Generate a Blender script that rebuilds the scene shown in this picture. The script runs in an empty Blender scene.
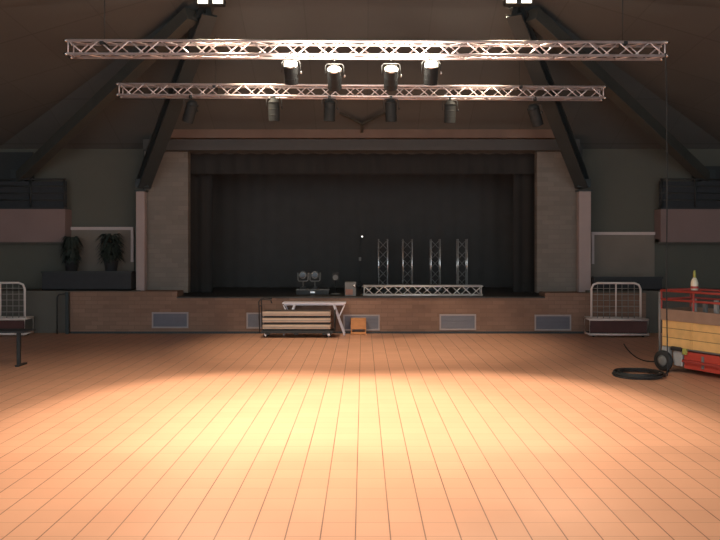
import bpy, bmesh, math, random
from mathutils import Vector, Matrix
random.seed(4)
C = bpy.context.scene.collection
PI = math.pi
F, HX, HY, H = 700.0, 363.0, 247.0, 2.1      # focal length in px, horizon point, eye height

# ------------------------------------------------------------------ camera
cam = bpy.data.cameras.new('camera'); co = bpy.data.objects.new('camera', cam); C.objects.link(co)
co.location = (0, 0, H); co.rotation_euler = (PI/2, 0, 0)
cam.sensor_width = 36; cam.lens = F/720*36
cam.shift_x = -3/720; cam.shift_y = -23/720; cam.clip_end = 200
bpy.context.scene.camera = co
# ------------------------------------------------------------------ view, world, lights
vs = bpy.context.scene.view_settings
vs.view_transform = 'Standard'; vs.look = 'None'; vs.gamma = 1; vs.use_curve_mapping = False; vs.exposure = 0.0
w = bpy.data.worlds.new('world'); bpy.context.scene.world = w; w.use_nodes = True
w.node_tree.nodes['Background'].inputs[0].default_value = (0.84, 0.97, 1.06, 1)
w.node_tree.nodes['Background'].inputs[1].default_value = 1.9

def lamp(name, kind, loc, energy, col, target=None, **kw):
    l = bpy.data.lights.new(name, kind); l.energy = energy; l.color = col
    for k, v in kw.items(): setattr(l, k, v)
    o = bpy.data.objects.new(name, l); C.objects.link(o); o.location = loc
    if target is not None:
        o.rotation_euler = (Vector(target)-Vector(loc)).to_track_quat('-Z', 'Y').to_euler()
    return o
WARM = (1.0, 0.80, 0.58)
NODE = [(-2.84, 13.25, 6.62), (2.90, 13.25, 6.63)]
# beams of the two floodlights at the roof nodes, aimed at the dance floor
lamp('flood_beam', 'SPOT', (-2.84, 12.95, 6.55), 2650, WARM, (-1.25, 8.6, 0), spot_size=math.radians(52), spot_blend=0.55, shadow_soft_size=0.12)
lamp('flood_beam', 'SPOT', (2.90, 12.95, 6.55), 2600, WARM, (1.2, 8.6, 0), spot_size=math.radians(52), spot_blend=0.55, shadow_soft_size=0.12)
lamp('flood_beam', 'SPOT', (-2.70, 13.35, 6.50), 1000, WARM, (-0.6, 15.0, 0), spot_size=math.radians(62), spot_blend=0.8, shadow_soft_size=0.12)
lamp('flood_beam', 'SPOT', (2.76, 13.35, 6.50), 1150, WARM, (1.5, 15.3, 0), spot_size=math.radians(62), spot_blend=0.8, shadow_soft_size=0.12)
# round ceiling lamps over the middle of the hall (above the frame)
HALL = [(-0.8, 8.2, 290)]
for hx, hy, hw_ in HALL:
    lamp('hall_light', 'AREA', (hx, hy, 6.28 if hy > 13 else 6.50), hw_, WARM, (hx, hy, 0), shape='DISK', size=0.4, spread=math.radians(105))

# ------------------------------------------------------------------ materials
def mat(name, col, rough=0.6, metal=0.0, noise=0.0, nscale=8.0, emit=None, es=1.0, bump=0.0, bscale=60, spec=0.5):
    m = bpy.data.materials.new(name); m.use_nodes = True
    nt = m.node_tree; b = nt.nodes['Principled BSDF']
    b.inputs['Base Color'].default_value = (*col, 1); b.inputs['Roughness'].default_value = rough
    b.inputs['Metallic'].default_value = metal; b.inputs['Specular IOR Level'].default_value = spec
    tc = nt.nodes.new('ShaderNodeTexCoord')
    if noise:
        n = nt.nodes.new('ShaderNodeTexNoise'); n.inputs['Scale'].default_value = nscale; n.inputs['Detail'].default_value = 4
        mp = nt.nodes.new('ShaderNodeMapRange'); mp.inputs[3].default_value = 1-noise; mp.inputs[4].default_value = 1+noise
        mx = nt.nodes.new('ShaderNodeVectorMath'); mx.operation = 'SCALE'; mx.inputs[0].default_value = col
        nt.links.new(tc.outputs['Object'], n.inputs['Vector']); nt.links.new(n.outputs[0], mp.inputs[0])
        nt.links.new(mp.outputs[0], mx.inputs['Scale']); nt.links.new(mx.outputs[0], b.inputs['Base Color'])
    if bump:
        n2 = nt.nodes.new('ShaderNodeTexNoise'); n2.inputs['Scale'].default_value = bscale
        bp = nt.nodes.new('ShaderNodeBump'); bp.inputs['Strength'].default_value = bump; bp.inputs['Distance'].default_value = 0.01
        nt.links.new(tc.outputs['Object'], n2.inputs['Vector']); nt.links.new(n2.outputs[0], bp.inputs['Height']); nt.links.new(bp.outputs[0], b.inputs['Normal'])
    if emit:
        b.inputs['Emission Color'].default_value = (*emit, 1); b.inputs['Emission Strength'].default_value = es
    return m

def grid_mat(name, col, line, sx, sy, ox, oy, wx, wy, ax, ay, rough=0.5, var=0.1, sxi=0, syi=1, spec=0.5, nscale=1.2, namt=0.1, bump=0.0, stagger=0.0):
    """tiles/boards/bricks: joints every sx / sy metres along coordinate axes sxi / syi"""
    m = bpy.data.materials.new(name); m.use_nodes = True
    nt = m.node_tree; N = nt.nodes; L = nt.links; b = N['Principled BSDF']
    b.inputs['Roughness'].default_value = rough; b.inputs['Specular IOR Level'].default_value = spec
    tc = N.new('ShaderNodeTexCoord'); sp = N.new('ShaderNodeSeparateXYZ'); L.new(tc.outputs['Object'], sp.inputs[0])
    def M(op, a, bb=None, c=None):
        n = N.new('ShaderNodeMath'); n.operation = op
        for i, v in enumerate((a, bb, c)):
            if v is None: continue
            if isinstance(v, (int, float)): n.inputs[i].default_value = v
            else: L.new(v, n.inputs[i])
        return n.outputs[0]
    v = M('DIVIDE', M('SUBTRACT', sp.outputs[syi], oy), sy)
    u = M('DIVIDE', M('SUBTRACT', sp.outputs[sxi], ox), sx)
    if stagger: u = M('ADD', u, M('MULTIPLY', M('FLOOR', v), stagger))
    def joint(t, wd, size):
        fr = M('FRACT', t); d = M('MULTIPLY', M('MINIMUM', fr, M('SUBTRACT', 1.0, fr)), size)
        return M('LESS_THAN', d, wd)
    ju = M('MULTIPLY', joint(u, wx, sx), ax); jv = M('MULTIPLY', joint(v, wy, sy), ay)
    # joints are uneven in strength
    n1 = N.new('ShaderNodeTexNoise'); n1.inputs['Scale'].default_value = 0.9; L.new(tc.outputs['Object'], n1.inputs['Vector'])
    j = M('MULTIPLY', M('MAXIMUM', ju, jv), M('MULTIPLY_ADD', n1.outputs[0], 0.9, 0.55))
    cb = N.new('ShaderNodeCombineXYZ'); L.new(M('FLOOR', u), cb.inputs[0]); L.new(M('FLOOR', v), cb.inputs[1])
    wn = N.new('ShaderNodeTexWhiteNoise'); L.new(cb.outputs[0], wn.inputs['Vector'])
    n2 = N.new('ShaderNodeTexNoise'); n2.inputs['Scale'].default_value = nscale; n2.inputs['Detail'].default_value = 5; L.new(tc.outputs['Object'], n2.inputs['Vector'])
    f = M('ADD', M('MULTIPLY_ADD', wn.outputs[0], var, 1-var/2), M('MULTIPLY', M('SUBTRACT', n2.outputs[0], 0.5), namt*2))
    sc = N.new('ShaderNodeVectorMath'); sc.operation = 'SCALE'; sc.inputs[0].default_value = col; L.new(f, sc.inputs['Scale'])
    mx = N.new('ShaderNodeMix'); mx.data_type = 'RGBA'; L.new(j, mx.inputs[0]); L.new(sc.outputs[0], mx.inputs[6]); mx.inputs[7].default_value = (*line, 1)
    L.new(mx.outputs[2], b.inputs['Base Color'])
    if bump:
        bp = N.new('ShaderNodeBump'); bp.inputs['Strength'].default_value = bump; bp.inputs['Distance'].default_value = 0.01; bp.invert = True
        L.new(j, bp.inputs['Height']); L.new(bp.outputs[0], b.inputs['Normal'])
    return m

FLOOR = grid_mat('floor_tiles', (0.66, 0.35, 0.225), (0.16, 0.075, 0.05), 0.254, 0.254, -0.055, 0.0, 0.0045, 0.004, 0.85, 0.36, rough=0.42, var=0.07, namt=0.06, spec=0.35)
CEIL = grid_mat('ceiling_boards', (0.118, 0.120, 0.114), (0.085, 0.085, 0.08), 1.25, 1.6, 0.1, 0.2, 0.012, 0.02, 0.45, 0.6, rough=0.9, var=0.07, namt=0.18, nscale=0.5, spec=0.1)
BRICK = grid_mat('grey_brick', (0.222, 0.198, 0.172), (0.195, 0.172, 0.15), 0.30, 0.12, 0, 0.02, 0.006, 0.006, 0.7, 0.7, rough=0.9, var=0.16, sxi=0, syi=2, namt=0.2, spec=0.1, stagger=0.5, bump=0.2)
STAGEBRICK = grid_mat('stage_front_brick', (0.29, 0.18, 0.13), (0.215, 0.135, 0.10), 0.30, 0.10, 0, 0.0, 0.006, 0.006, 0.6, 0.6, rough=0.85, var=0.2, sxi=0, syi=2, namt=0.35, nscale=1.0, spec=0.15, stagger=0.5, bump=0.2)
WALL = mat('painted_wall', (0.132, 0.128, 0.106), 0.9, noise=0.10, nscale=1.0, spec=0.1)
WALLD = mat('grey_terrace_wall', (0.15, 0.138, 0.118), 0.9, noise=0.12, nscale=1.5, spec=0.1)  # the terraces' own grey, also on the balcony slabs
PANEL = mat('beige_panel', (0.24, 0.20, 0.165), 0.85, noise=0.12, nscale=2, spec=0.1)
PINKFR = mat('pale_pink_paint', (0.62, 0.50, 0.47), 0.6, noise=0.08)
COLM = mat('column_paint', (0.40, 0.32, 0.30), 0.7, noise=0.1, nscale=3)
PARAP = mat('balcony_front', (0.265, 0.185, 0.17), 0.8, noise=0.15, nscale=1.2, spec=0.15)
STEEL = mat('dark_beam_steel', (0.036, 0.044, 0.045), 0.5, noise=0.15, nscale=3)
WOODB = mat('brown_roof_timber', (0.075, 0.074, 0.064), 0.8, noise=0.2, nscale=3, spec=0.15)
HEAD = mat('lintel_timber', (0.20, 0.14, 0.112), 0.8, noise=0.3, nscale=1.5, spec=0.15)
GREYH = mat('grey_curtain_rail_box', (0.08, 0.08, 0.078), 0.8, noise=0.1)
BLACKF = mat('black_cloth_dimmed', (0.044, 0.042, 0.040), 0.95, noise=0.1, nscale=3, spec=0.05)  # same black cloth, darkened to offset the stronger light on the front curtains
ALUB = mat('lit_aluminium', (0.9, 0.87, 0.85), 0.35, metal=0.3, noise=0.05, nscale=20)  # lit copy of the aluminium: brightness of the stage truss put into its colour
BLACKC = mat('black_stage_cloth', (0.085, 0.083, 0.080), 0.95, noise=0.1, nscale=3, spec=0.05)
STAGEF = mat('dark_stage_boards', (0.06, 0.055, 0.05), 0.6, noise=0.2, nscale=2)
ALU = mat('aluminium', (0.90, 0.80, 0.80), 0.36, metal=0.5, noise=0.05, nscale=20)
ALUD = mat('brightened_aluminium', (0.95, 0.95, 0.93), 0.22, metal=0.7, noise=0.08, nscale=20)  # glints of the upright truss chords put into a near-white colour
BLK = mat('black_paint', (0.028, 0.030, 0.030), 0.55, noise=0.2, nscale=20)
CANM = mat('black_can_paint', (0.013, 0.016, 0.017), 0.75, noise=0.15, nscale=20)
RUB = mat('black_rubber', (0.025, 0.027, 0.027), 0.6, noise=0.2, nscale=20)
GLOW = mat('hot_lamp_glow', (0.9, 0.85, 0.7), 0.4, emit=(1.0, 0.93, 0.74), es=2.2, noise=0.05)
GLOWD = mat('dim_lamp_glow', (0.9, 0.85, 0.7), 0.4, emit=(1.0, 0.86, 0.62), es=0.9, noise=0.05)
CHROME = mat('chrome', (0.8, 0.8, 0.78), 0.2, metal=1, noise=0.03)
DARKGL = mat('dark_lens', (0.03, 0.035, 0.045), 0.1, noise=0.05)
VENTF = mat('vent_frame_paint', (0.40, 0.35, 0.34), 0.5, noise=0.08)
VENTL = mat('vent_louvre_grey', (0.22, 0.215, 0.25), 0.5, noise=0.08)
TROUGH = mat('dark_trough_paint', (0.03, 0.032, 0.036), 0.7, noise=0.2)
LEAF = mat('dark_leaf', (0.030, 0.042, 0.034), 0.6, noise=0.35, nscale=14)
POTM = mat('dark_pot', (0.05, 0.052, 0.055), 0.6, noise=0.15)
STEM = mat('plant_stem', (0.06, 0.05, 0.035), 0.8, noise=0.2)
DECKE = mat('pale_wood_edge', (0.58, 0.44, 0.33), 0.45, noise=0.18, nscale=5)
DECKT = mat('dark_deck_top', (0.09, 0.07, 0.06), 0.6, noise=0.2, nscale=5)
WHITE = mat('white_enamel', (0.85, 0.80, 0.84), 0.4, noise=0.05)
WHITET = mat('white_table_top', (0.85, 0.78, 0.85), 0.45, noise=0.06)
ORANGE = mat('orange_wood', (0.60, 0.27, 0.10), 0.6, noise=0.2, nscale=8)
TUBEW = mat('off_white_tube', (0.88, 0.76, 0.70), 0.45, noise=0.08)
MESHM = mat('dull_wire_mesh', (0.30, 0.27, 0.24), 0.6, noise=0.1)
BOARDR = mat('dark_red_board', (0.10, 0.035, 0.03), 0.6, noise=0.3, nscale=4)
RED = mat('red_lift_paint', (0.58, 0.07, 0.045), 0.5, noise=0.18, nscale=5)
REDR = mat('red_rail_paint', (0.42, 0.06, 0.045), 0.5, noise=0.15, nscale=5)
GREY = mat('grey_metal', (0.22, 0.22, 0.21), 0.5, noise=0.15, nscale=8)
LGREY = mat('light_grey_plastic', (0.45, 0.44, 0.42), 0.5, noise=0.1)
YWOOD = grid_mat('yellow_planks', (0.82, 0.52, 0.20), (0.22, 0.13, 0.05), 3.0, 0.155, 0, 0.42, 0.004, 0.006, 0.4, 0.8, rough=0.6, var=0.12, sxi=0, syi=2, namt=0.3, nscale=5)
BWOOD = mat('weathered_brown_plank', (0.33, 0.22, 0.155), 0.7, noise=0.25, nscale=6)
GREENY = mat('yellow_green_plastic', (0.42, 0.42, 0.10), 0.5, noise=0.1)
GLASSW = mat('milky_plastic', (0.85, 0.80, 0.62), 0.3, noise=0.08)
LEDM = mat('indicator_light', (0.9, 0.9, 0.9), 0.4, emit=(1, 1, 0.95), es=1.6, noise=0.02)
PINKP = mat('salmon_panel', (0.40, 0.20, 0.15), 0.6, noise=0.15)

# ------------------------------------------------------------------ mesh helpers
class MB:
    def __init__(s): s.bm = bmesh.new()
    def box(s, c, size, rot=None, bev=0.0):
        r = bmesh.ops.create_cube(s.bm, size=1)
        vs_ = r['verts']; bmesh.ops.scale(s.bm, vec=size, verts=vs_)
        if bev:
            es = list({e for v in vs_ for e in v.link_edges})
            rr = bmesh.ops.bevel(s.bm, geom=es, offset=bev, segments=2, affect='EDGES', profile=0.5)
            vs_ = list({v for f in rr['faces'] for v in f.verts} | {v for v in vs_ if v.is_valid})
        if rot is not None: bmesh.ops.transform(s.bm, matrix=rot.to_4x4(), verts=vs_)
        bmesh.ops.translate(s.bm, vec=c, verts=vs_)
        return s
    def b2(s, x0, x1, y0, y1, z0, z1, bev=0.0):
        return s.box(((x0+x1)/2, (y0+y1)/2, (z0+z1)/2), (abs(x1-x0), abs(y1-y0), abs(z1-z0)), bev=bev)
    def bar(s, a, b, wd, dp):
        a, b = Vector(a), Vector(b); d = b-a
        q = d.to_track_quat('X', 'Z').to_matrix()
        return s.box((a+b)/2, (d.length, wd, dp), rot=q)
    def tube(s, pts, r, seg=8, closed=False, cap=True):
        pts = [Vector(p) for p in pts]; n = len(pts); rings = []
        up = None
        for i, p in enumerate(pts):
            if closed: t = pts[(i+1) % n]-pts[i-1]
            else: t = pts[min(i+1, n-1)]-pts[max(i-1, 0)]
            t.normalize()
            if up is None: up = Vector((0, 0, 1)) if abs(t.z) < .9 else Vector((1, 0, 0))
            x = up-t*up.dot(t)
            if x.length < 1e-4: x = t.orthogonal()
            x.normalize(); y = t.cross(x); up = x
            rr = r[i] if isinstance(r, (list, tuple)) else r
            rings.append([s.bm.verts.new(p+(x*math.cos(2*PI*k/seg)+y*math.sin(2*PI*k/seg))*rr) for k in range(seg)])
        for i in range(n if closed else n-1):
            A, B = rings[i], rings[(i+1) % n]
            for k in range(seg):
                f = s.bm.faces.new((A[k], A[(k+1) % seg], B[(k+1) % seg], B[k])); f.smooth = True
        if cap and not closed:
            s.bm.faces.new(rings[0]); s.bm.faces.new(rings[-1])
        return s
    def lathe(s, prof, mtx=None, seg=20):
        """prof: (radius, z) pairs about local z"""
        mtx = mtx or Matrix(); rings = []
        for r, z in prof:
            if r < 1e-5: rings.append([s.bm.verts.new(mtx @ Vector((0, 0, z)))])
            else: rings.append([s.bm.verts.new(mtx @ Vector((r*math.cos(2*PI*k/seg), r*math.sin(2*PI*k/seg), z))) for k in range(seg)])
        for A, B in zip(rings, rings[1:]):
            for k in range(seg):
                k2 = (k+1) % seg
                vs_ = ([A[0]] if len(A) == 1 else [A[k], A[k2]])+([B[0]] if len(B) == 1 else [B[k2], B[k]])
                if len(vs_) > 2:
                    f = s.bm.faces.new(vs_); f.smooth = True
        return s
    def poly(s, pts):
        s.bm.faces.new([s.bm.verts.new(Vector(p)) for p in pts]); return s
    def build(s, name, m, parent=None):
        bmesh.ops.recalc_face_normals(s.bm, faces=s.bm.faces)
        me = bpy.data.meshes.new(name); s.bm.to_mesh(me); s.bm.free()
        me.materials.append(m)
        o = bpy.data.objects.new(name, me); C.objects.link(o)
        if parent is not None: o.parent = parent
        return o
def thing(name, label, cat, loc=(0, 0, 0), rz=0, group=None):
    o = bpy.data.objects.new(name, None); C.objects.link(o); o.empty_display_size = 0.1
    o.location = loc; o.rotation_euler = (0, 0, rz); tag(o, label, cat, group); return o
def tag(o, label, cat, group=None):
    o['label'] = label; o['category'] = cat
    if group: o['group'] = group
    return o
def structure(o): o['kind'] = 'structure'; return o
def copy_tree(o, parent=None):
    c = o.copy(); C.objects.link(c)
    if parent is not None: c.parent = parent
    for ch in [x for x in C.objects if x.parent == o]: copy_tree(ch, c)
    return c
def PX(px, Y): return (px-HX)/F*Y
def PZ(py, Y): return H+(HY-py)/F*Y
RX = lambda a: Matrix.Rotation(a, 4, 'X')
RY = lambda a: Matrix.Rotation(a, 4, 'Y')
T = lambda *v: Matrix.Translation(Vector(v))

# ------------------------------------------------------------------ SETTING
NL, NR = (-3, 13.35, 6.95), (2.95, 13.35, 6.95)
SL = (6.95-4.6)/(18-13.35)
def roofz(y): return 4.6+SL*(18-y)
structure(MB().b2(-13, 13, -4, 23.2, -0.15, 0).build('floor', FLOOR))
cl = MB()
def slab(pts):
    cl.poly(pts); cl.poly([(x, y, z+0.12) for x, y, z in pts])
slab([NL, NR, (10.1, 18.5, 4.373), (-10.1, 18.5, 4.373)])
for s, N in ((-1, NL), (1, NR)):
    slab([N, (s*10.1, 18.5, 4.373), (s*12.3, 9, 4.6)])
    slab([N, (s*12.3, 9, 4.6), (s*12.3, -3, 4.6), (N[0], -3, 6.95)])
slab([NL, NR, (NR[0], -3, 6.95), (NL[0], -3, 6.95)])
structure(cl.build('ceiling', CEIL))
SY = 17.0     # stage front plane
wb = MB(); wb.b2(-10.4, -5.42, 18.0, 18.2, 0, 4.75); wb.b2(5.35, 10.4, 18.0, 18.2, 0, 4.75)
structure(wb.build('wall_back', WALL))
for s, nm in ((-1, 'wall_left'), (1, 'wall_right')):
    m = MB(); m.bar((s*9.75, 18.2, 2.3), (s*12.0, 9, 2.3), 0.15, 4.6); m.bar((s*12.0, 9.05, 2.3), (s*12.0, -3, 2.3), 0.15, 4.6)
    structure(m.build(nm, WALL))
# proscenium wall with the stage opening
OX0, OX1, OZ = PX(188, 17.6), PX(537, 17.6), PZ(150, 17.6)
m = MB(); m.b2(-5.5, OX0, 17.6, 17.85, 0.95, 4.72); m.b2(OX1, 5.42, 17.6, 17.85, 0.95, 4.72); m.b2(OX0, OX1, 17.6, 17.85, OZ, 4.72)
structure(m.build('wall_proscenium', BRICK))
# stage body
x0, x1, xa, xb = PX(67, SY), PX(646, SY), PX(177, SY), PX(545, SY)
m = MB(); m.b2(x0, xa, SY, 17.6, 0, PZ(291.5, SY)); m.b2(xb, x1, SY, 17.6, 0, PZ(293, SY)); m.b2(xa, xb, SY, 17.6, 0, 0.86)
m.b2(x0, x1, 17.6, 18.0, 0, 0.86)
structure(m.build('wall_stage_front', STAGEBRICK))
m = MB(); m.b2(xa+.002, xb-.002, SY-.03, 17.6, .86, .89); m.b2(OX0-.6, OX1+.6, 17.6, 22.5, .75, .89)
structure(m.build('floor_stage', STAGEF))
m = MB(); m.b2(-6, 6, 22.3, 22.4, .8, 6); m.b2(-5.6, -5.5, 17.85, 22.3, .8, 6); m.b2(5.5, 5.6, 17.85, 22.3, .8, 6); m.b2(-6, 6, 17.85, 22.4, 5.6, 5.7)
structure(m.build('wall_stage_house', BLACKC))
# terraces beside the stage
for s, nm in ((-1, 'wall_terrace_left'), (1, 'wall_terrace_right')):
    m = MB(); m.b2(s*5.5, s*9.8, 17.1, 18.0, 0, 1.03) if s < 0 else m.b2(5.5, 9.8, 17.1, 18.0, 0, 1.03)
    structure(m.build(nm, WALLD))
structure(MB().b2(x0, x1, SY-.015, SY, 0, .05).build('baseboard_stage', STEEL))
m = MB(); m.b2(PX(168, 17.3), PX(562, 17.3), 17.25, 17.6, PZ(138, 17.3), PZ(128, 17.3)); structure(m.build('trim_1', HEAD))
m = MB(); m.b2(-5.45, 5.38, 17.35, 17.6, PZ(150.5, 17.4), PZ(139.5, 17.4))
structure(m.build('trim_2', GREYH))

# ------------------------------------------------------------------ stage curtains
def curtain(name, xa_, xb_, y, z0, z1, amp, per, label, cm=BLACKC):
    m = MB(); n = int(abs(xb_-xa_)/per*8)
    row = []
    for i in range(n+1):
        x = xa_+(xb_-xa_)*i/n; yy = y+amp*math.sin(2*PI*(x/per)+.6*math.sin(x*2.1))
        row.append((x, yy))
    for (ax, ay), (bx_, by) in zip(row, row[1:]):
        for dy in (0, .02): m.poly([(ax, ay+dy, z0), (bx_, by+dy, z0), (bx_, by+dy, z1), (ax, ay+dy, z1)])
    return tag(m.build(name, cm), label, 'curtain')
curtain('backdrop_curtain', -5.3, 5.3, 20.9, .895, 5.5, .018, .45, 'wide black backdrop curtain across the back of the stage')
curtain('leg_curtain', -5.3, -4.0, 18.6, .895, 5.5, .025, .3, 'narrow black side curtain just inside the left edge of the stage opening', BLACKF)
curtain('leg_curtain', 4.0, 5.3, 18.6, .895, 5.5, .025, .3, 'narrow black side curtain just inside the right edge of the stage opening', BLACKF)
curtain('border_curtain', -5.3, 5.3, 18.2, 4.0, 5.5, .02, .4, 'black border curtain hanging along the top of the stage opening', BLACKF)

# ------------------------------------------------------------------ columns and roof beams
for s, a, b, side in ((-1, 137, 145.5, 'left'), (1, 578, 590, 'right')):
    t = thing('column', f'slender pinkish column on the {side} side of the stage opening, under the steel beam', 'column', ((PX(a, 17.4)+PX(b, 17.4))/2, 17.42, 0))
    hw = (PX(b, 17.4)-PX(a, 17.4))/2; zt = PZ(190, 17.4)
    MB().b2(-hw, hw, -.1, .1, .96, zt-.04, bev=.01).build('shaft', COLM, t)
    MB().b2(-hw-.03, hw+.03, -.13, .13, zt-.04, zt).build('top_plate', STEEL, t)
    MB().b2(-hw-.03, hw+.03, -.13, .13, .94, .97).build('base_plate', STEEL, t)
def ibeam(m, a, b, wd, dp, fl=.05):
    a, b = Vector(a), Vector(b); d = (b-a).normalized(); q = d.to_track_quat('X', 'Z').to_matrix(); up = q @ Vector((0, 0, 1))
    m.bar(a+up*dp/2, b+up*dp/2, wd, fl); m.bar(a-up*dp/2, b-up*dp/2, wd, fl); m.bar(a, b, wd*.35, dp)
for s, N, cx, side in ((-1, NL, PX(142.5, 17.3), 'left'), (1, NR, PX(583.5, 17.3), 'right')):
    a = Vector((N[0]-s*.06, N[1]-.05, N[2]-.35)); b = Vector((cx, 17.38, PZ(188, 17.3)+.12))
    t = thing('steel_roof_beam', f'dark steel roof beam slanting up from the {side} pinkish column to the {side} floodlight', 'roof beam')
    m = MB(); ibeam(m, a, b, .30, .26); m.build('girder', STEEL, t)
    MB().box(b, (.32, .28, .2)).build('foot_shoe', STEEL, t)
    a2 = Vector((N[0]+s*.30, N[1]+.1, N[2]-.38)); b2 = Vector((s*8.75, 17.85, PZ(178, 17.85)))
    t = thing('timber_roof_beam', f'brown timber roof beam running down to the wall above the {side} balcony', 'roof beam')
    MB().bar(a2, b2, .24, .26).build('rafter', WOODB, t)
    MB().box(b2, (.36, .25, .4)).build('wall_shoe', STEEL, t)
t = thing('roof_brace', 'dark forked timber brace standing on the lintel above the middle of the stage', 'brace', (0, 17.35, 0))
zb, zj, zt = PZ(128, 17.3), PZ(123, 17.3), 0
jx = PX(362, 16.85); zj = PZ(124, 16.85)
MB().bar((jx, -.12, zb-.1), (jx, -.5, zj), .07, .07).build('post', WOODB, t)
for px in (340, 385):
    MB().bar((jx, -.5, zj), (PX(px, 16.4), -.95, PZ(113, 16.4)), .05, .05).build('fork_arm', WOODB, t)

# ------------------------------------------------------------------ balconies
for s, side in ((-1, 'left'), (1, 'right')):
    Y = 17.6; xi = s*7.49; xo = s*10.02
    t = thing('balcony', f'balcony with a dull pink front and dark railing at the {side} edge of the hall', 'balcony', (0, 0, 0))
    MB().b2(min(xi, xo), max(xi, xo), Y, Y+.12, PZ(242, Y), PZ(209, Y)).b2(min(xi, xi+s*.12), max(xi, xi+s*.12), Y+.12, 17.995, PZ(242, Y), PZ(209, Y)).build('parapet', PARAP, t)
    MB().b2(min(xi, xo), max(xi, xo), Y+.12, 17.995, PZ(242, Y)-.04, PZ(242, Y)+.08).build('slab', WALLD, t)
    MB().b2(min(xi, xo), max(xi, xo), Y-.03, Y+.15, PZ(209, Y), PZ(207, Y)).build('coping', BLK, t)
    zr0, zr1 = PZ(207, Y), PZ(179, Y)
    for k in range(4):
        MB().tube([(xi, Y+.05, zr0+(zr1-zr0)*(k+1)/4), (xo, Y+.05, zr0+(zr1-zr0)*(k+1)/4)], .022).build('rail', BLK, t)
    for k in range(4):
        x = xi+s*(.04+.85*k); MB().tube([(x, Y+.05, zr0), (x, Y+.05, zr1+.02)], .028).build('post', BLK, t)
    MB().b2(min(xi, xo), max(xi, xo), Y+.09, Y+.11, zr0, zr1-.05).build('infill_panel', TROUGH, t)
    # dark sheet added for the darkness behind the balcony railing
    m = MB().b2(min(s*8.45, s*9.7), max(s*8.45, s*9.7), 17.93, 17.995, PZ(206, 17.9), PZ(152, 17.9) if s < 0 else PZ(166, 17.9))
    tag(m.build('dark_sheet', BLK), f'dark sheet standing in for the darkness behind the {side} balcony railing', 'dark sheet')

# framed recess panels beside the columns
for s, xa_, xb_, yt, yb, side in ((-1, 71.3, 134, 227, 262, 'left'), (1, 591, 654.6, 232, 264, 'right')):
    Y = 17.95; t = thing('framed_panel', f'beige panel with a pale pink frame above the {side} terrace', 'panel', (0, 0, 0))
    X0, X1 = PX(xa_, Y), PX(xb_, Y)
    MB().b2(X0, X1, Y, 18.0, 1.03, PZ(yt+2, Y)).build('board', PANEL, t)
    MB().b2(X0, X1, Y-.05, Y, PZ(yt+3, Y), PZ(yt, Y), bev=.005).build('top_rail', PINKFR, t)
    xs = X1 if s < 0 else X0
    MB().b2(min(xs, xs+s*.07), max(xs, xs+s*.07), Y-.05, Y, PZ(yb, Y), PZ(yt+3, Y), bev=.005).build('side_rail', PINKFR, t)
# planters
for s, a, b, yt, side in ((-1, 42, 131, 272, 'left'), (1, 594.5, 662, 277.5, 'right')):
    Y = 17.16; X0, X1 = PX(a, Y), PX(b, Y)
    t = thing('planter_trough', f'long black planter trough on the {side} terrace beside the column', 'planter', ((X0+X1)/2, 0, 1.035))
    hw = (X1-X0)/2; zt = PZ(yt, Y)-1.035
    m = MB(); m.b2(-hw, hw, Y, Y+.03, 0, zt); m.b2(-hw, hw, Y+.5, Y+.53, 0, zt); m.b2(-hw, -hw+.03, Y+.03, Y+.5, 0, zt); m.b2(hw-.03, hw, Y+.03, Y+.5, 0, zt); m.b2(-hw, hw, Y, Y+.53, 0, .03)
    m.build('trough', TROUGH, t)
    MB().b2(-hw-.02, hw+.02, Y-.02, Y+.015, zt-.03, zt+.02).build('rim', BLK, t)
    MB().b2(-hw+.03, hw-.03, Y+.03, Y+.5, zt-.12, zt-.07).build('soil', STEM, t)
def plant(px, wpx, label, seed, top):
    rnd = random.Random(seed); Y = 17.43; x = PX(px, Y); z0 = PZ(272, 17.16)-.06
    t = thing('potted_plant', label, 'plant', (x, Y, z0))
    MB().lathe([(0, 0), (.12, 0), (.17, .30), (.18, .30), (.18, .33), (.15, .33), (.14, .28), (0, .28)], seg=20).build('pot', POTM, t)
    h = PZ(top, Y)-z0; R = wpx/2/F*Y
    m = MB()
    for k in range(6):
        a = rnd.uniform(0, 6.28); m.tube([(0, 0, .27), (.03*math.cos(a), .03*math.sin(a), h*.5), (.1*math.cos(a), .1*math.sin(a), h*.8)], [.014, .011, .005], 6)
    m.build('stem', STEM, t)
    m = MB()
    for k in range(300):
        a = rnd.uniform(0, 2*PI); zs = rnd.uniform(.30, .9)*h; rr = R*rnd.uniform(.15, .5)
        base = Vector((rr*.3*math.cos(a), rr*.3*math.sin(a), zs)); L = R*rnd.uniform(.5, .95)
        dirv = Vector((math.cos(a), math.sin(a), 0)); sd = Vector((-math.sin(a), math.cos(a), 0)); wd = rnd.uniform(.022, .042)
        p1 = base+dirv*L*.5+Vector((0, 0, min(h-zs, .14)*rnd.uniform(.2, 1))); p2 = base+dirv*L+Vector((0, 0, rnd.uniform(-.16, .03)))
        v = [m.bm.verts.new(q) for q in (base, p1+sd*wd, p1-sd*wd, p2)]
        m.bm.faces.new((v[0], v[1], v[2])); m.bm.faces.new((v[1], v[3], v[2]))
    m.build('foliage', LEAF, t)
plant(71.5, 26, 'dark bushy potted plant in the left trough, the one nearer the balcony', 3, 236)
plant(111, 33, 'dark bushy potted plant in the left trough, the wider one nearer the column', 8, 233)
t = thing('handrail', 'dark tubular handrail standing at the left end of the stage front', 'handrail', (PX(60, 16.9), 16.9, 0))
MB().tube([(-.07, .0, 0), (-.07, 0, .88), (-.03, 0, .95), (.12, 0, .97)], .018).build('rail_tube', BLK, t)
MB().b2(.14, .22, -.04, .04, 0, 1.02, bev=.006).build('post', STEEL, t)

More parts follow.
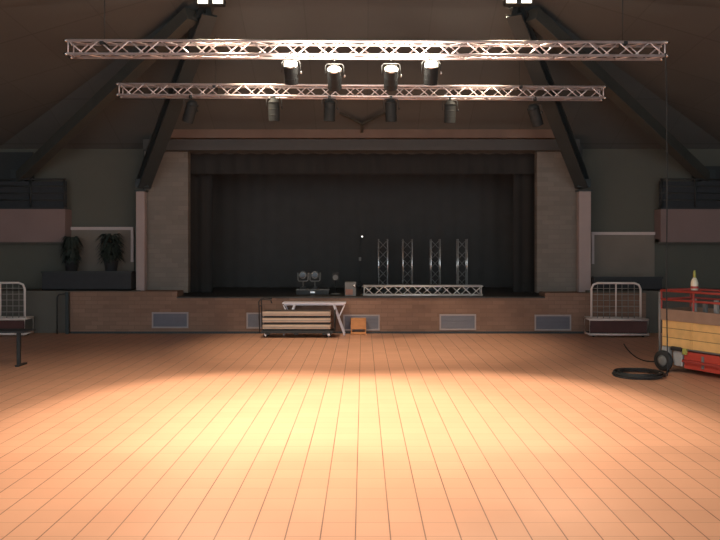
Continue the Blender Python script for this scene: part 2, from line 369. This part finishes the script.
# ------------------------------------------------------------------ vents in the stage front
vents = [(152, 188.5, 311.5, 328, 'leftmost grey louvred vent in the brick stage front'),
         (246.5, 283, 313, 328.5, 'grey louvred vent in the stage front, half hidden behind the deck trolley'),
         (343, 380, 314, 330.5, 'grey louvred vent in the stage front behind the small orange wooden stool'),
         (439, 476.5, 315, 330, 'grey louvred vent in the stage front below the silver truss lying on stage'),
         (534.5, 571, 315.5, 330.5, 'rightmost grey louvred vent in the stage front, nearest the mesh trolley')]
v0 = None
for a, b, c, d, lab in vents:
    if v0 is None:
        v0 = r = thing('air_vent', lab, 'vent', group='vents along the stage front')
        W_, H_ = .885, .385
        m = MB(); f_ = .035
        m.b2(-W_/2, W_/2, -.02, .0, 0, f_); m.b2(-W_/2, W_/2, -.02, .0, H_-f_, H_); m.b2(-W_/2, -W_/2+f_, -.02, 0, f_, H_-f_); m.b2(W_/2-f_, W_/2, -.02, 0, f_, H_-f_)
        m.build('frame', VENTF, r)
        m = MB()
        for k in range(9): m.box((0, -.008, f_+.02+k*(H_-2*f_-.01)/9), (W_-2*f_, .006, .034), rot=Matrix.Rotation(-.6, 3, 'X'))
        m.build('louvres', VENTL, r)
        MB().b2(-W_/2+f_, W_/2-f_, -.002, .0, f_, H_-f_).build('backing', VENTL, r)
    else:
        r = copy_tree(v0); r['label'] = lab
    r.location = ((PX(a, SY)+PX(b, SY))/2, SY-.001, PZ(d, SY))

# ------------------------------------------------------------------ trusses
def truss(name, label, length, S=.22, bay=.25, rc=.024, rd=.012, metal=ALU, ph=0.0):
    """square box truss along local x, centred on its own origin"""
    t = thing(name, label, 'truss'); hs = S/2; L = length/2
    cs = [(-hs, -hs), (hs, -hs), (hs, hs), (-hs, hs)]
    for y, z in cs:
        c = MB().tube([(-L+.05, y, z), (L-.05, y, z)], rc, 10).build('chord', metal, t)
        for s in (-1, 1): MB().tube([(s*(L-.06), y, z), (s*(L-.03), y, z), (s*(L-.028), y, z), (s*L, y, z)], [rc*1.25, rc*1.25, rc*.7, rc*.55], 10).build('end_coupler', CHROME, c)
    n = max(2, int(round((length-.16)/bay))); st = (length-.16)/n
    for i in range(4):
        (ya, za), (yb, zb) = cs[i], cs[(i+1) % 4]
        pts = [(-L+.08+k*st, *((ya, za) if (k+i) % 2 else (yb, zb))) for k in range(n+1)]
        m = MB()
        for p, q in zip(pts, pts[1:]): m.tube([p, q], rd, 6)
        m.build('lacing', metal, t)
    for s in (-1, 1):
        x = s*(L-.08); m = MB()
        for i in range(4): m.tube([(x, *cs[i]), (x, *cs[(i+1) % 4])], rd, 6)
        m.build('end_frame', metal, t)
    return t
YU, YL = 11.5, 14.2
xl, xr = PX(63, YU), PX(670, YU); ZU = PZ(49.5, YU)-.0
tu = truss('lighting_truss', 'front silver lighting truss, the longer brightly lit one under the ceiling', xr-xl)
tu.location = ((xl+xr)/2, YU+.12, PZ(47.9, YU)); tu.rotation_euler = (0, .0033, 0)
xl2, xr2 = PX(115, YL), PX(607.5, YL)
tl = truss('lighting_truss', 'rear silver lighting truss, the dimmer one nearer the stage', xr2-xl2)
tl.location = ((xl2+xr2)/2, YL+.12, PZ(90.7, YL)); tl.rotation_euler = (0, .0062, 0)
def ceilz(x, y):
    z1 = roofz(y) if y > 13.35 else 6.95
    if abs(x) > 3: z1 = min(z1, 6.95-(abs(x)-3)*(6.95-4.6)/9.3)
    return z1
for (tt, xs, px_lab) in ((tu, (-4.29, 4.31), 'front'), (tl, (-3.02, 3.2), 'rear')):
    for x in xs:
        y = tt.location.y; zt = tt.location.z+.10
        side = 'left' if x < 0 else 'right'
        t = thing('suspension_cable', f'thin dark cable holding up the {side} half of the {px_lab} truss', 'cable', (x, y, zt))
        MB().tube([(0, 0, 0), (0, 0, ceilz(x, y)-zt-.03)], .007, 6).build('wire', BLK, t)
        MB().box((0, 0, -.02), (.06, .30, .05)).build('sling', BLK, t)

# ------------------------------------------------------------------ stage lights
def can_light(label, x, y, ztruss, tilt, drop, lit, group, lens_mat, yaw=0.0, L=.36, r=.115, gh=.42):
    """par can hung below a truss chord; the open rear end points up to the hall"""
    t = thing('stage_light', label, 'stage light', (x, y, ztruss), yaw, group)
    MB().box((0, 0, -.01), (.05, .06, .075), bev=.006).tube([(0, 0, -.04), (0, 0, -drop+.27)], .010, 8).build('clamp', BLK, t)
    cz = -drop
    hw = r+.035
    zt = cz+.22
    MB().tube([(-hw, 0, cz+.02), (-hw, 0, zt-.03), (-hw+.03, 0, zt), (hw-.03, 0, zt), (hw, 0, zt-.03), (hw, 0, cz+.02)], .009, 6).build('yoke', BLK, t)
    A = T(0, 0, cz) @ RX(tilt)
    b = MB().lathe([(r*.99, -L*.55), (r, -L*.55+.01), (r, L*.28), (r*1.0, L*.30), (r*1.07, L*.30), (r*1.07, L*.36), (r*.95, L*.36), (r*.93, L*.30), (r*.93, -L*.55), (r*.99, -L*.55)], A, 24).build('can', CANM, t)
    for zz in (-L*.3, 0): MB().lathe([(r, zz), (r*1.035, zz+.004), (r*1.035, zz+.014), (r, zz+.018)], A, 24).build('rib', CANM, b)
    MB().lathe([(0, -L*.50), (r*.92, -L*.50), (r*.92, -L*.49), (0, -L*.49)], A, 24).build('front_glass', DARKGL, t)
    if lit:
        MB().lathe([(r*.93, L*.30), (r*.98, L*gh), (r*.88, L*(gh+.05)), (0, L*(gh+.07))], A, 24).build('glowing_rear_lamp', lens_mat, t)
        m = MB().lathe([(r*1.0, L*.36), (r*1.05, L*.37), (r*1.05, L*.42), (r*1.0, L*.43)], A, 24); m.build('bright_ring', CHROME, t)
    else:
        MB().lathe([(r*.93, L*.36), (r*.8, L*.44), (r*.35, L*.52), (0, L*.52)], A, 24).build('rear_cap', CANM, t)
    MB().lathe([(0, 0), (.022, 0), (.026, .02), (.018, .03), (0, .03)], T(hw, 0, cz+.02) @ RY(PI/2), 12).build('tilt_knob', ALUD if lit else BLK, t)
    return t
zu = tu.location.z-.11-.025; zl = tl.location.z-.11-.025
for px, ly, tilt, gm, w_ in ((291, 74, .42, GLOW, 'leftmost of the four lit black stage lights under the front truss'),
                           (334.5, 77.5, .75, GLOWD, 'black lit stage light second from the left under the front truss, hanging low'),
                           (391, 77, .75, GLOWD, 'black lit stage light third from the left under the front truss, with yellowish rim'),
                           (431, 74, .42, GLOW, 'rightmost of the four lit stage lights under the front truss, brightest cap')):
    Y = YU; x = PX(px, Y)
    o = can_light(w_, x, Y, zu-.0033*x, tilt, (zu-PZ(ly, Y)), True, 'lit stage lights on the front truss', gm, gh=.58 if gm is GLOW else .38, L=.30 if gm is GLOW else .36)
    lamp('stage_light_glow', 'POINT', (x, Y-.16, PZ(56, Y)-.08), 58, (1, .86, .70), shadow_soft_size=.05)
for px, ly, tilt, yaw, w_ in ((190.5, 112, .5, .8, 'unlit black stage light at the far left of the rear truss, turned aside'),
                              (274, 110, .15, 0, 'unlit black stage light second from the left on the rear truss'),
                              (329.5, 110, .15, .1, 'unlit black stage light third from the left on the rear truss, below a lit one'),
                              (391, 110, .15, -.1, 'unlit black stage light fourth from the left on the rear truss, under a lit one'),
                              (450, 111, .15, 0, 'unlit black stage light fifth from the left on the rear truss'),
                              (535, 113.5, .5, -.8, 'unlit black stage light at the far right of the rear truss, turned aside')):
    Y = YL; x = PX(px, Y)
    can_light(w_, x, Y, zl-.0062*x, tilt, (zl-PZ(ly, Y)), False, 'unlit stage lights on the rear truss', None, yaw, L=.42, r=.115)

# floodlights at the roof nodes
for (x, y, z), side in zip(NODE, ('left', 'right')):
    t = thing('floodlight', f'bright floodlight at the top of the {side} steel roof beam', 'floodlight', (x, y-.15, z+.02))
    MB().tube([(-.14, 0, .0), (-.14, 0, .20), (.14, 0, .20), (.14, 0, 0)], .012, 6).build('bracket', BLK, t)
    MB().box((0, 0, .03), (.52, .16, .12), bev=.015).build('housing', BLK, t)
    for dx in (-.14, .14): MB().box((dx, -.085, .03), (.19, .02, .085), bev=.006).build('lamp_glass', GLOW, t)
for i, (hx, hy, _) in enumerate(HALL):
    zz = 6.32 if hy > 13 else 6.53; top = ceilz(hx, hy)-zz-.02
    t = thing('ceiling_lamp', 'round downlight under the roof %s' % ('above the dance floor' if i == 0 else 'between the two floodlights'), 'lamp', (hx, hy, zz))
    MB().lathe([(.24, 0), (.24, .08), (.05, top), (0, top)], seg=28).build('shade', GREY, t)
    MB().lathe([(0, .03), (.22, .03)], seg=28).build('diffuser', GLOW, t)

# ------------------------------------------------------------------ things on stage
SZ = .89
t = truss('stage_truss', 'silver truss lying along the front edge of the stage', PX(484, 17.4)-PX(361, 17.4), S=.22, rc=.022, metal=ALUB)
t.location = ((PX(484, 17.4)+PX(361, 17.4))/2, 17.40, SZ+.131)
up0 = None
for i, px in enumerate((383, 407.3, 435.2, 462)):
    lab = ['leftmost of the four upright trusses standing on the dark stage', 'second from the left of the four upright trusses on the dark stage', 'third from the left of the four upright trusses on the dark stage', 'rightmost of the four upright trusses standing on the dark stage'][i]
    if i == 0:
        up0 = r = thing('upright_truss', lab, 'truss', group='upright trusses on stage')
        S = .25; hs = S/2; hh = PZ(239, 19.5)-SZ
        cs = [(-hs, -hs), (hs, -hs), (hs, hs), (-hs, hs)]
        for x, y in cs: MB().tube([(x, y, .03), (x, y, hh)], .021, 8).build('chord', ALUD, r)
        for k in range(4):
            m = MB(); n = 5; A, B = cs[k], cs[(k+1) % 4]
            pts = [(*(A if q % 2 else B), .08+(hh-.12)*q/n) for q in range(n+1)]
            for p, q in zip(pts, pts[1:]): m.tube([p, q], .01, 6)
            m.build('lacing', GREY, r)  # darker metal than the chords, so that only those seem to glint
        MB().b2(-.2, .2, -.2, .2, 0, .03).build('base_plate', STEEL, r)
    else: r = copy_tree(up0); r['label'] = lab
    r.location = (PX(px, 19.5), 19.5, SZ); r.rotation_euler = (0, 0, 0)
# light bar on a case
t = thing('flight_case', 'low black flight case with a metal edge on the left half of the stage', 'case', (PX(313, 18), 18.0, SZ))
MB().b2(-.42, .42, -.2, .2, .0, .11, bev=.008).build('box', BLK, t)
MB().b2(-.425, .425, -.205, .205, .11, .13).build('metal_edge', GREY, t)
MB().b2(-.06, .06, -.21, -.2, .04, .08).build('latch', ALUD, t)
for px, side in ((303, 'left'), (315, 'right')):
    t = thing('effect_light', f'grey round-headed effect light, the {side} one on the low flight case', 'stage light', (PX(px, 18), 18.0, SZ+.13), 0, 'effect lights on the flight case')
    MB().b2(-.07, .07, -.07, .07, 0, .06, bev=.01).build('base', BLK, t)
    MB().tube([(0, 0, .05), (0, 0, .2)], .014).tube([(-.13, 0, .42), (-.13, 0, .24), (-.1, 0, .2), (.1, 0, .2), (.13, 0, .24), (.13, 0, .42)], .016, 8).build('yoke', GREY, t)
    MB().lathe([(0, -.09), (.07, -.08), (.10, -.03), (.10, .06), (.085, .07), (0, .06)], T(0, 0, .36) @ RX(PI/2), 20).build('head', GREY, t)
    MB().lathe([(0, .072), (.07, .07)], T(0, 0, .36) @ RX(PI/2), 20).build('lens', DARKGL, t)
t = thing('loudspeaker', 'small dark loudspeaker on a short stand on stage, right of the effect lights', 'speaker', (PX(335.5, 18), 18.0, SZ))
MB().b2(-.09, .09, -.08, .08, .34, .56, bev=.01).build('cabinet', BLK, t)
MB().lathe([(0, .085), (.06, .085), (.07, .08)], T(0, 0, .43) @ RX(PI/2), 18).build('cone', GREY, t)
MB().tube([(0, 0, 0), (0, 0, .34)], .016).build('pole', BLK, t)
MB().lathe([(0, 0), (.13, 0), (.13, .02), (0, .02)], seg=18).build('foot', GREY, t)
t = thing('monitor_speaker', 'small box speaker with a salmon lower panel at the front centre of the stage', 'speaker', (PX(350.5, 17.35), 17.35, SZ))
MB().b2(-.14, .14, -.1, .12, 0, .35, bev=.015).build('cabinet', GREY, t)
MB().b2(-.12, .06, -.11, -.1, .03, .17).build('lower_panel', PINKP, t)
MB().lathe([(0, .12), (.03, .115), (.035, .1)], T(.10, 0, .25) @ RX(PI/2), 14).build('highlight_dot', CHROME, t)  # chrome disc standing in for a small highlight on the box
t = thing('lamp_stand', 'thin dark stand with a tiny white light at the centre of the stage', 'lamp stand', (PX(360, 19.6), 19.6, SZ))
hz = PZ(236.5, 19.6)-SZ
MB().tube([(0, 0, 0), (0, 0, hz)], .012).build('pole', BLK, t)
for a in range(3): MB().tube([(0, 0, .25), (.25*math.cos(a*2.1), .25*math.sin(a*2.1), .01)], .009).build('foot', BLK, t)
MB().box((0, -.02, PZ(259, 19.6)-SZ), (.07, .05, .1), bev=.008).build('control_box', GREY, t)
MB().box((.04, 0, hz), (.1, .06, .06), bev=.008).build('lamp_body', BLK, t)
MB().lathe([(0, .04), (.02, .035), (.024, .028)], T(.06, 0, hz) @ RX(PI/2), 12).build('white_light', LEDM, t)

# ------------------------------------------------------------------ deck trolley
DX0, DX1 = PX(261, 16.15), PX(331, 16.15)
t = thing('deck_trolley', 'low black trolley on castors carrying three stage decks', 'trolley', ((DX0+DX1)/2, 16.36, 0))
hw = (DX1-DX0)/2
MB().b2(-hw, hw+.06, -.22, .24, .10, .17, bev=.008).build('bed', BLK, t)
m = MB()
for k in range(3): m.b2(-hw+.1+k*(2*hw-.3)/2, -hw+.2+k*(2*hw-.3)/2, -.215, .235, .075, .1)
m.build('cross_bar', BLK, t)
for x in (-hw+.1, hw-.05):
    for y in (-.16, .18):
        c = MB().lathe([(.0, -.018), (.038, -.018), (.045, -.01), (.045, .01), (.038, .018), (0, .018)], T(x, y, .045) @ RX(PI/2), 18).build('castor', RUB, t)
        MB().box((x, y, .075), (.05, .05, .05)).build('fork', ALUD, c)
        MB().lathe([(0, -.021), (.018, -.021), (.018, .021), (0, .021)], T(x, y, .045) @ RX(PI/2), 12).build('hub', LGREY, c)
MB().tube([(-hw-.03, -.2, .12), (-hw-.05, -.2, .84), (-hw, -.2, .90), (-hw+.22, -.2, .88), (-hw+.25, -.2, .8)], .014).tube([(-hw-.03, .2, .12), (-hw-.05, .2, .84), (-hw, .2, .90), (-hw+.2, .2, .88)], .014).tube([(-hw-.05, -.2, .72), (-hw-.05, .2, .72)], .012).build('push_handle', BLK, t)
MB().tube([(hw+.08, -.2, .12), (hw+.08, -.2, .62), (hw+.08, .2, .62), (hw+.08, .2, .12)], .014).build('end_stop', BLK, t)
for k, lab in enumerate(('bottom of the three pale-edged stage decks stacked on the black trolley', 'middle of the three pale-edged stage decks stacked on the black trolley', 'top one of the three pale-edged stage decks stacked on the black trolley')):
    r = thing('stage_deck', lab, 'stage deck', ((DX0+DX1)/2+.01, 16.36, .175+k*.152), 0, 'stage decks on the trolley')
    MB().b2(-hw+.02, hw-.02, -.20, .20, .03, .13, bev=.012).build('edge_frame', DECKE, r)
    MB().b2(-hw+.035, hw-.035, -.19, .19, .128, .142).build('top_board', DECKT, r)
    MB().b2(-hw+.06, hw-.06, -.17, .17, .0, .03).build('underframe', BLK, r)
    MB().b2(-hw+.02, hw-.02, -.206, -.2, .07, .078).build('groove', GREY, r)
# ------------------------------------------------------------------ white folding table
Yt = 16.79; tx0, tx1 = PX(283, Yt), PX(346, Yt)
t = thing('folding_table', 'narrow white folding table with slanting legs behind the deck trolley', 'table', ((tx0+tx1)/2, Yt, 0)); hw = (tx1-tx0)/2
ztp = PZ(302.7, 16.6)
MB().b2(-hw, hw, -.19, .19, ztp-.035, ztp, bev=.006).build('tabletop', WHITET, t)
MB().b2(-hw+.04, hw-.04, -.17, .17, ztp-.065, ztp-.035).build('apron', WHITE, t)
for s in (-1, 1):
    for y in (-.17, .17):
        MB().bar((s*(hw-.29), y, ztp-.05), (s*(hw-.03), y, 0.003), .035, .04).build('leg', WHITE, t)
        MB().bar((s*(hw-.03), y, ztp-.06), (s*(hw-.17), y, ztp-.36), .025, .025).build('stay', WHITE, t)
    MB().bar((s*(hw-.05), -.17, .06), (s*(hw-.05), .17, .06), .03, .03).build('foot_bar', WHITE, t)
# ------------------------------------------------------------------ orange stool
t = thing('wooden_stool', 'small orange wooden stool against the stage front beside the white table', 'stool', (PX(358.5, 16.8), 16.8, 0))
MB().b2(-.18, .18, -.14, .14, .36, .39, bev=.004).build('seat', ORANGE, t)
for s in (-1, 1): MB().b2(s*.17-.012, s*.17+.012, -.13, .13, 0, .36).build('side_panel', ORANGE, t)
MB().b2(-.158, .158, -.135, -.115, .14, .36).build('front_panel', ORANGE, t)
MB().b2(-.158, .158, -.12, -.10, .015, .075).build('bottom_rail', ORANGE, t)

# ------------------------------------------------------------------ mesh trolleys
def mesh_trolley(label):
    t = thing('mesh_trolley', label, 'trolley', group='white tubular mesh trolleys')
    W_ = 1.14; Hh = 1.25; c = .14; r_ = .026; hw = W_/2
    MB().tube([(-hw, 0, .42), (-hw, 0, Hh-c), (-hw+c*.3, 0, Hh-c*.3), (-hw+c, 0, Hh), (hw-c, 0, Hh), (hw-c*.3, 0, Hh-c*.3), (hw, 0, Hh-c), (hw, 0, .42)], r_).build('arch_frame', TUBEW, t)
    MB().tube([(0, 0, .42), (0, 0, Hh)], .018).build('centre_post', TUBEW, t)
    m = MB()
    for k in range(1, 8):
        x = -hw+k*W_/8; m.tube([(x, .01, .42), (x, .01, Hh-.02)], .009, 5)
    for k in range(1, 6): m.tube([(-hw, .01, .42+k*.14), (hw, .01, .42+k*.14)], .009, 5)
    m.build('wire_mesh', MESHM, t)
    bw = .67
    for y in (-.22, .22):
        MB().tube([(-bw, y, .06), (bw, y, .06), (bw, y, .41), (-bw, y, .41)], .029, closed=True).build('basket_frame', TUBEW, t)
    m = MB()
    for x in (-bw, bw):
        for z in (.06, .41): m.tube([(x, -.22, z), (x, .22, z)], .022)
    m.build('cross_tube', TUBEW, t)
    MB().b2(-bw+.02, bw-.02, -.20, .20, .07, .09).build('tray', BLK, t)
    MB().b2(-bw+.02, bw-.02, -.18, -.16, .10, .37).build('front_board', BOARDR, t)
    for x in (-bw+.1, bw-.1):
        for y in (-.16, .16): MB().lathe([(0, -.012), (.03, -.012), (.03, .012), (0, .012)], T(x, y, .03) @ RX(PI/2), 14).build('castor', RUB, t)
    return t
mt = mesh_trolley('white tubular mesh trolley standing at the right end of the stage front')
mt.location = (PX(617.5, 16.4), 16.5, 0); mt.rotation_euler = (0, 0, -.05)
m2 = copy_tree(mt); m2['label'] = 'white tubular mesh trolley cut by the left edge, below the pink balcony'
m2.location = (PX(29, 16.55)-.70, 16.6, 0); m2.rotation_euler = (0, 0, .02)

# ------------------------------------------------------------------ dark table at left
t = thing('side_table', 'dark low table cut by the left edge of the picture, one thin leg visible', 'table', (-6.34, 12.35, 0))
MB().b2(-.42, .42, -.12, .32, .595, .625, bev=.005).build('tabletop', TROUGH, t)
for x in (-.37, .28):
    l_ = MB().b2(x-.028, x+.028, -.05, .0, .03, .595).build('leg', BLK, t); MB().b2(x-.03, x+.03, -.10, .22, 0, .03).build('foot', BLK, l_)

# ------------------------------------------------------------------ lift with wooden load box
ang = math.atan2(-.90, .48)
t = thing('scissor_lift', 'red wheeled lift with yellow wooden sides and red guard rail at the right edge', 'lift', (5.08, 11.95, 0), ang)
LL, LW = 2.0, .8        # local x along the visible side, +y away from the camera side
def fx(v): return v
MB().b2(.42, LL, .05, LW-.05, .09, .37, bev=.01).build('chassis', RED, t)
MB().b2(.02, LL, .02, .045, .42, .86).b2(.02, LL, LW-.045, LW-.02, .42, .86).build('plank_side', YWOOD, t)
MB().b2(-.02, LL, .0, .03, .86, 1.05, bev=.004).b2(-.02, LL, LW-.03, LW, .86, 1.05).build('top_plank', BWOOD, t)
MB().b2(.0, .03, .03, LW-.03, .42, 1.05).build('end_board', BWOOD, t)
MB().b2(.03, LL, .05, LW-.05, .39, .42).build('load_floor', GREY, t)
MB().b2(.42, 1.96, -.005, .05, .20, .24).build('bumper', REDR, t)
for x in (.75, 1.2, 1.65): MB().b2(x, x+.04, .035, .052, .13, .33).build('chassis_rib', GREY, t)
for x in (.55, 1.25, 1.9): MB().b2(x, x+.05, .005, .02, .42, .86).build('batten', YWOOD, t)
# guard rail
for z in (1.36, 1.21): MB().tube([(0, .02, z), (LL, .02, z), (LL, LW-.02, z), (0, LW-.02, z), (0, .02, z)], .02).build('guard_rail', REDR, t)
for x in (0, .62, 1.25, LL):
    for y in (.02, LW-.02): MB().tube([(x, y, .9), (x, y, 1.37)], .017).build('rail_post', REDR, t)
for x in (.02, .02):
    pass
MB().tube([(-.02, .0, .30), (-.02, 0, 1.33)], .02).build('corner_post', GREY, t)
for k in range(6):
    x = .45+k*.2; MB().b2(x, x+.06, .2, .26, .42, 1.24-.03*(k % 2), bev=.006).build('upright_bar', GREY if k % 2 else LGREY, t)
for (x, y) in ((.08, -.03), (.08, LW+.03)):
    A = T(x, y, .175) @ RX(PI/2)
    w_ = MB().lathe([(.10, -.045), (.15, -.045), (.172, -.025), (.172, .025), (.15, .045), (.10, .045)], A, 28).build('wheel', RUB, t)
    MB().lathe([(0, -.02), (.102, -.03), (.102, .03), (.05, .045), (0, .045)], A, 24).build('hub', GREY, w_)
MB().box((.08, .06, .3), (.14, .1, .22), bev=.01).build('wheel_bracket', LGREY, t)
MB().box((.30, .10, .26), (.18, .12, .30), bev=.02).build('battery_box', LGREY, t)
MB().box((.30, .04, .40), (.2, .1, .07), bev=.015).build('tow_hook', BLK, t)
MB().box((.45, .03, .37), (.08, .04, .1), bev=.01).build('safety_catch', GREENY, t)
MB().b2(.1, LL, .2, LW-.2, .10, .14).build('axle_beam', BLK, t)
# bottle / lantern on the rail
Yb = 11.55
t = thing('plastic_bottle', 'small milky bottle with a narrow neck standing above the red guard rail', 'bottle', (PX(694.5, Yb), Yb, 1.385))
MB().lathe([(0, 0), (.05, 0), (.058, .02), (.058, .12), (.045, .17), (.022, .21), (0, .21)], seg=20).build('body', GLASSW, t)
MB().lathe([(.022, .21), (.024, .215), (.020, .29), (.012, .33), (0, .33)], seg=16).build('cap', GREENY, t)
MB().lathe([(.0595, .03), (.0595, .07)], seg=20).build('label_band', REDR, t)
MB().box((0, 0, -.008), (.16, .16, .016)).build('small_tray', REDR, t)

# ------------------------------------------------------------------ cables
def smooth(pts, n=8):
    P = [Vector(p) for p in pts]; P = [P[0]]+P+[P[-1]]; out = []
    for i in range(1, len(P)-2):
        for k in range(n):
            u = k/n; a, b, c, d = P[i-1:i+3]
            out.append(.5*((2*b)+(c-a)*u+(2*a-5*b+4*c-d)*u*u+(-a+3*b-3*c+d)*u**3))
    out.append(P[-2]); return out
def G(px, py, z=.012):
    Y = (H-z)*F/(py-HY); return (PX(px, Y), Y, z)
cx, cy, _ = G(638, 375.3)
pts = []; rnd = random.Random(2)
for k in range(5*28):
    a = 2*PI*k/28; rr = .345+.045*math.sin(a*.37+1)+rnd.uniform(-.008, .008)
    pts.append((cx+rr*math.cos(a)*1.02, cy+rr*math.sin(a), .018+.014*(k//28)+.004*math.sin(a*3)))
pts = pts+smooth([pts[-1], G(664, 375), G(668, 371), G(667, 369)])
tag(MB().tube(pts, .015, 8).build('cable_coil', RUB), 'coil of thick black cable lying on the tiled floor in front of the lift', 'cable')
tag(MB().tube(smooth([G(624, 344), G(628, 350), G(636, 357), G(646, 361), G(657, 361.5), G(664, 361.5)]), .011, 8).build('floor_cable', RUB), 'thin dark cable running from the right mesh trolley to the lift wheel', 'cable')
xe = PX(666.5, 11.45)
tag(MB().tube(smooth([(xe-.02, 11.45, tu.location.z-.1), (xe, 11.45, 4.6), (xe+.01, 11.45, 3.0), (xe, 11.45, 1.5), (xe+.0, 11.42, .5), (xe-.01, 11.4, .012), (xe-.1, 11.3, .012)]), .010, 8).build('hanging_cable', RUB), 'thin black cable hanging from the right end of the front truss down to the floor', 'cable')
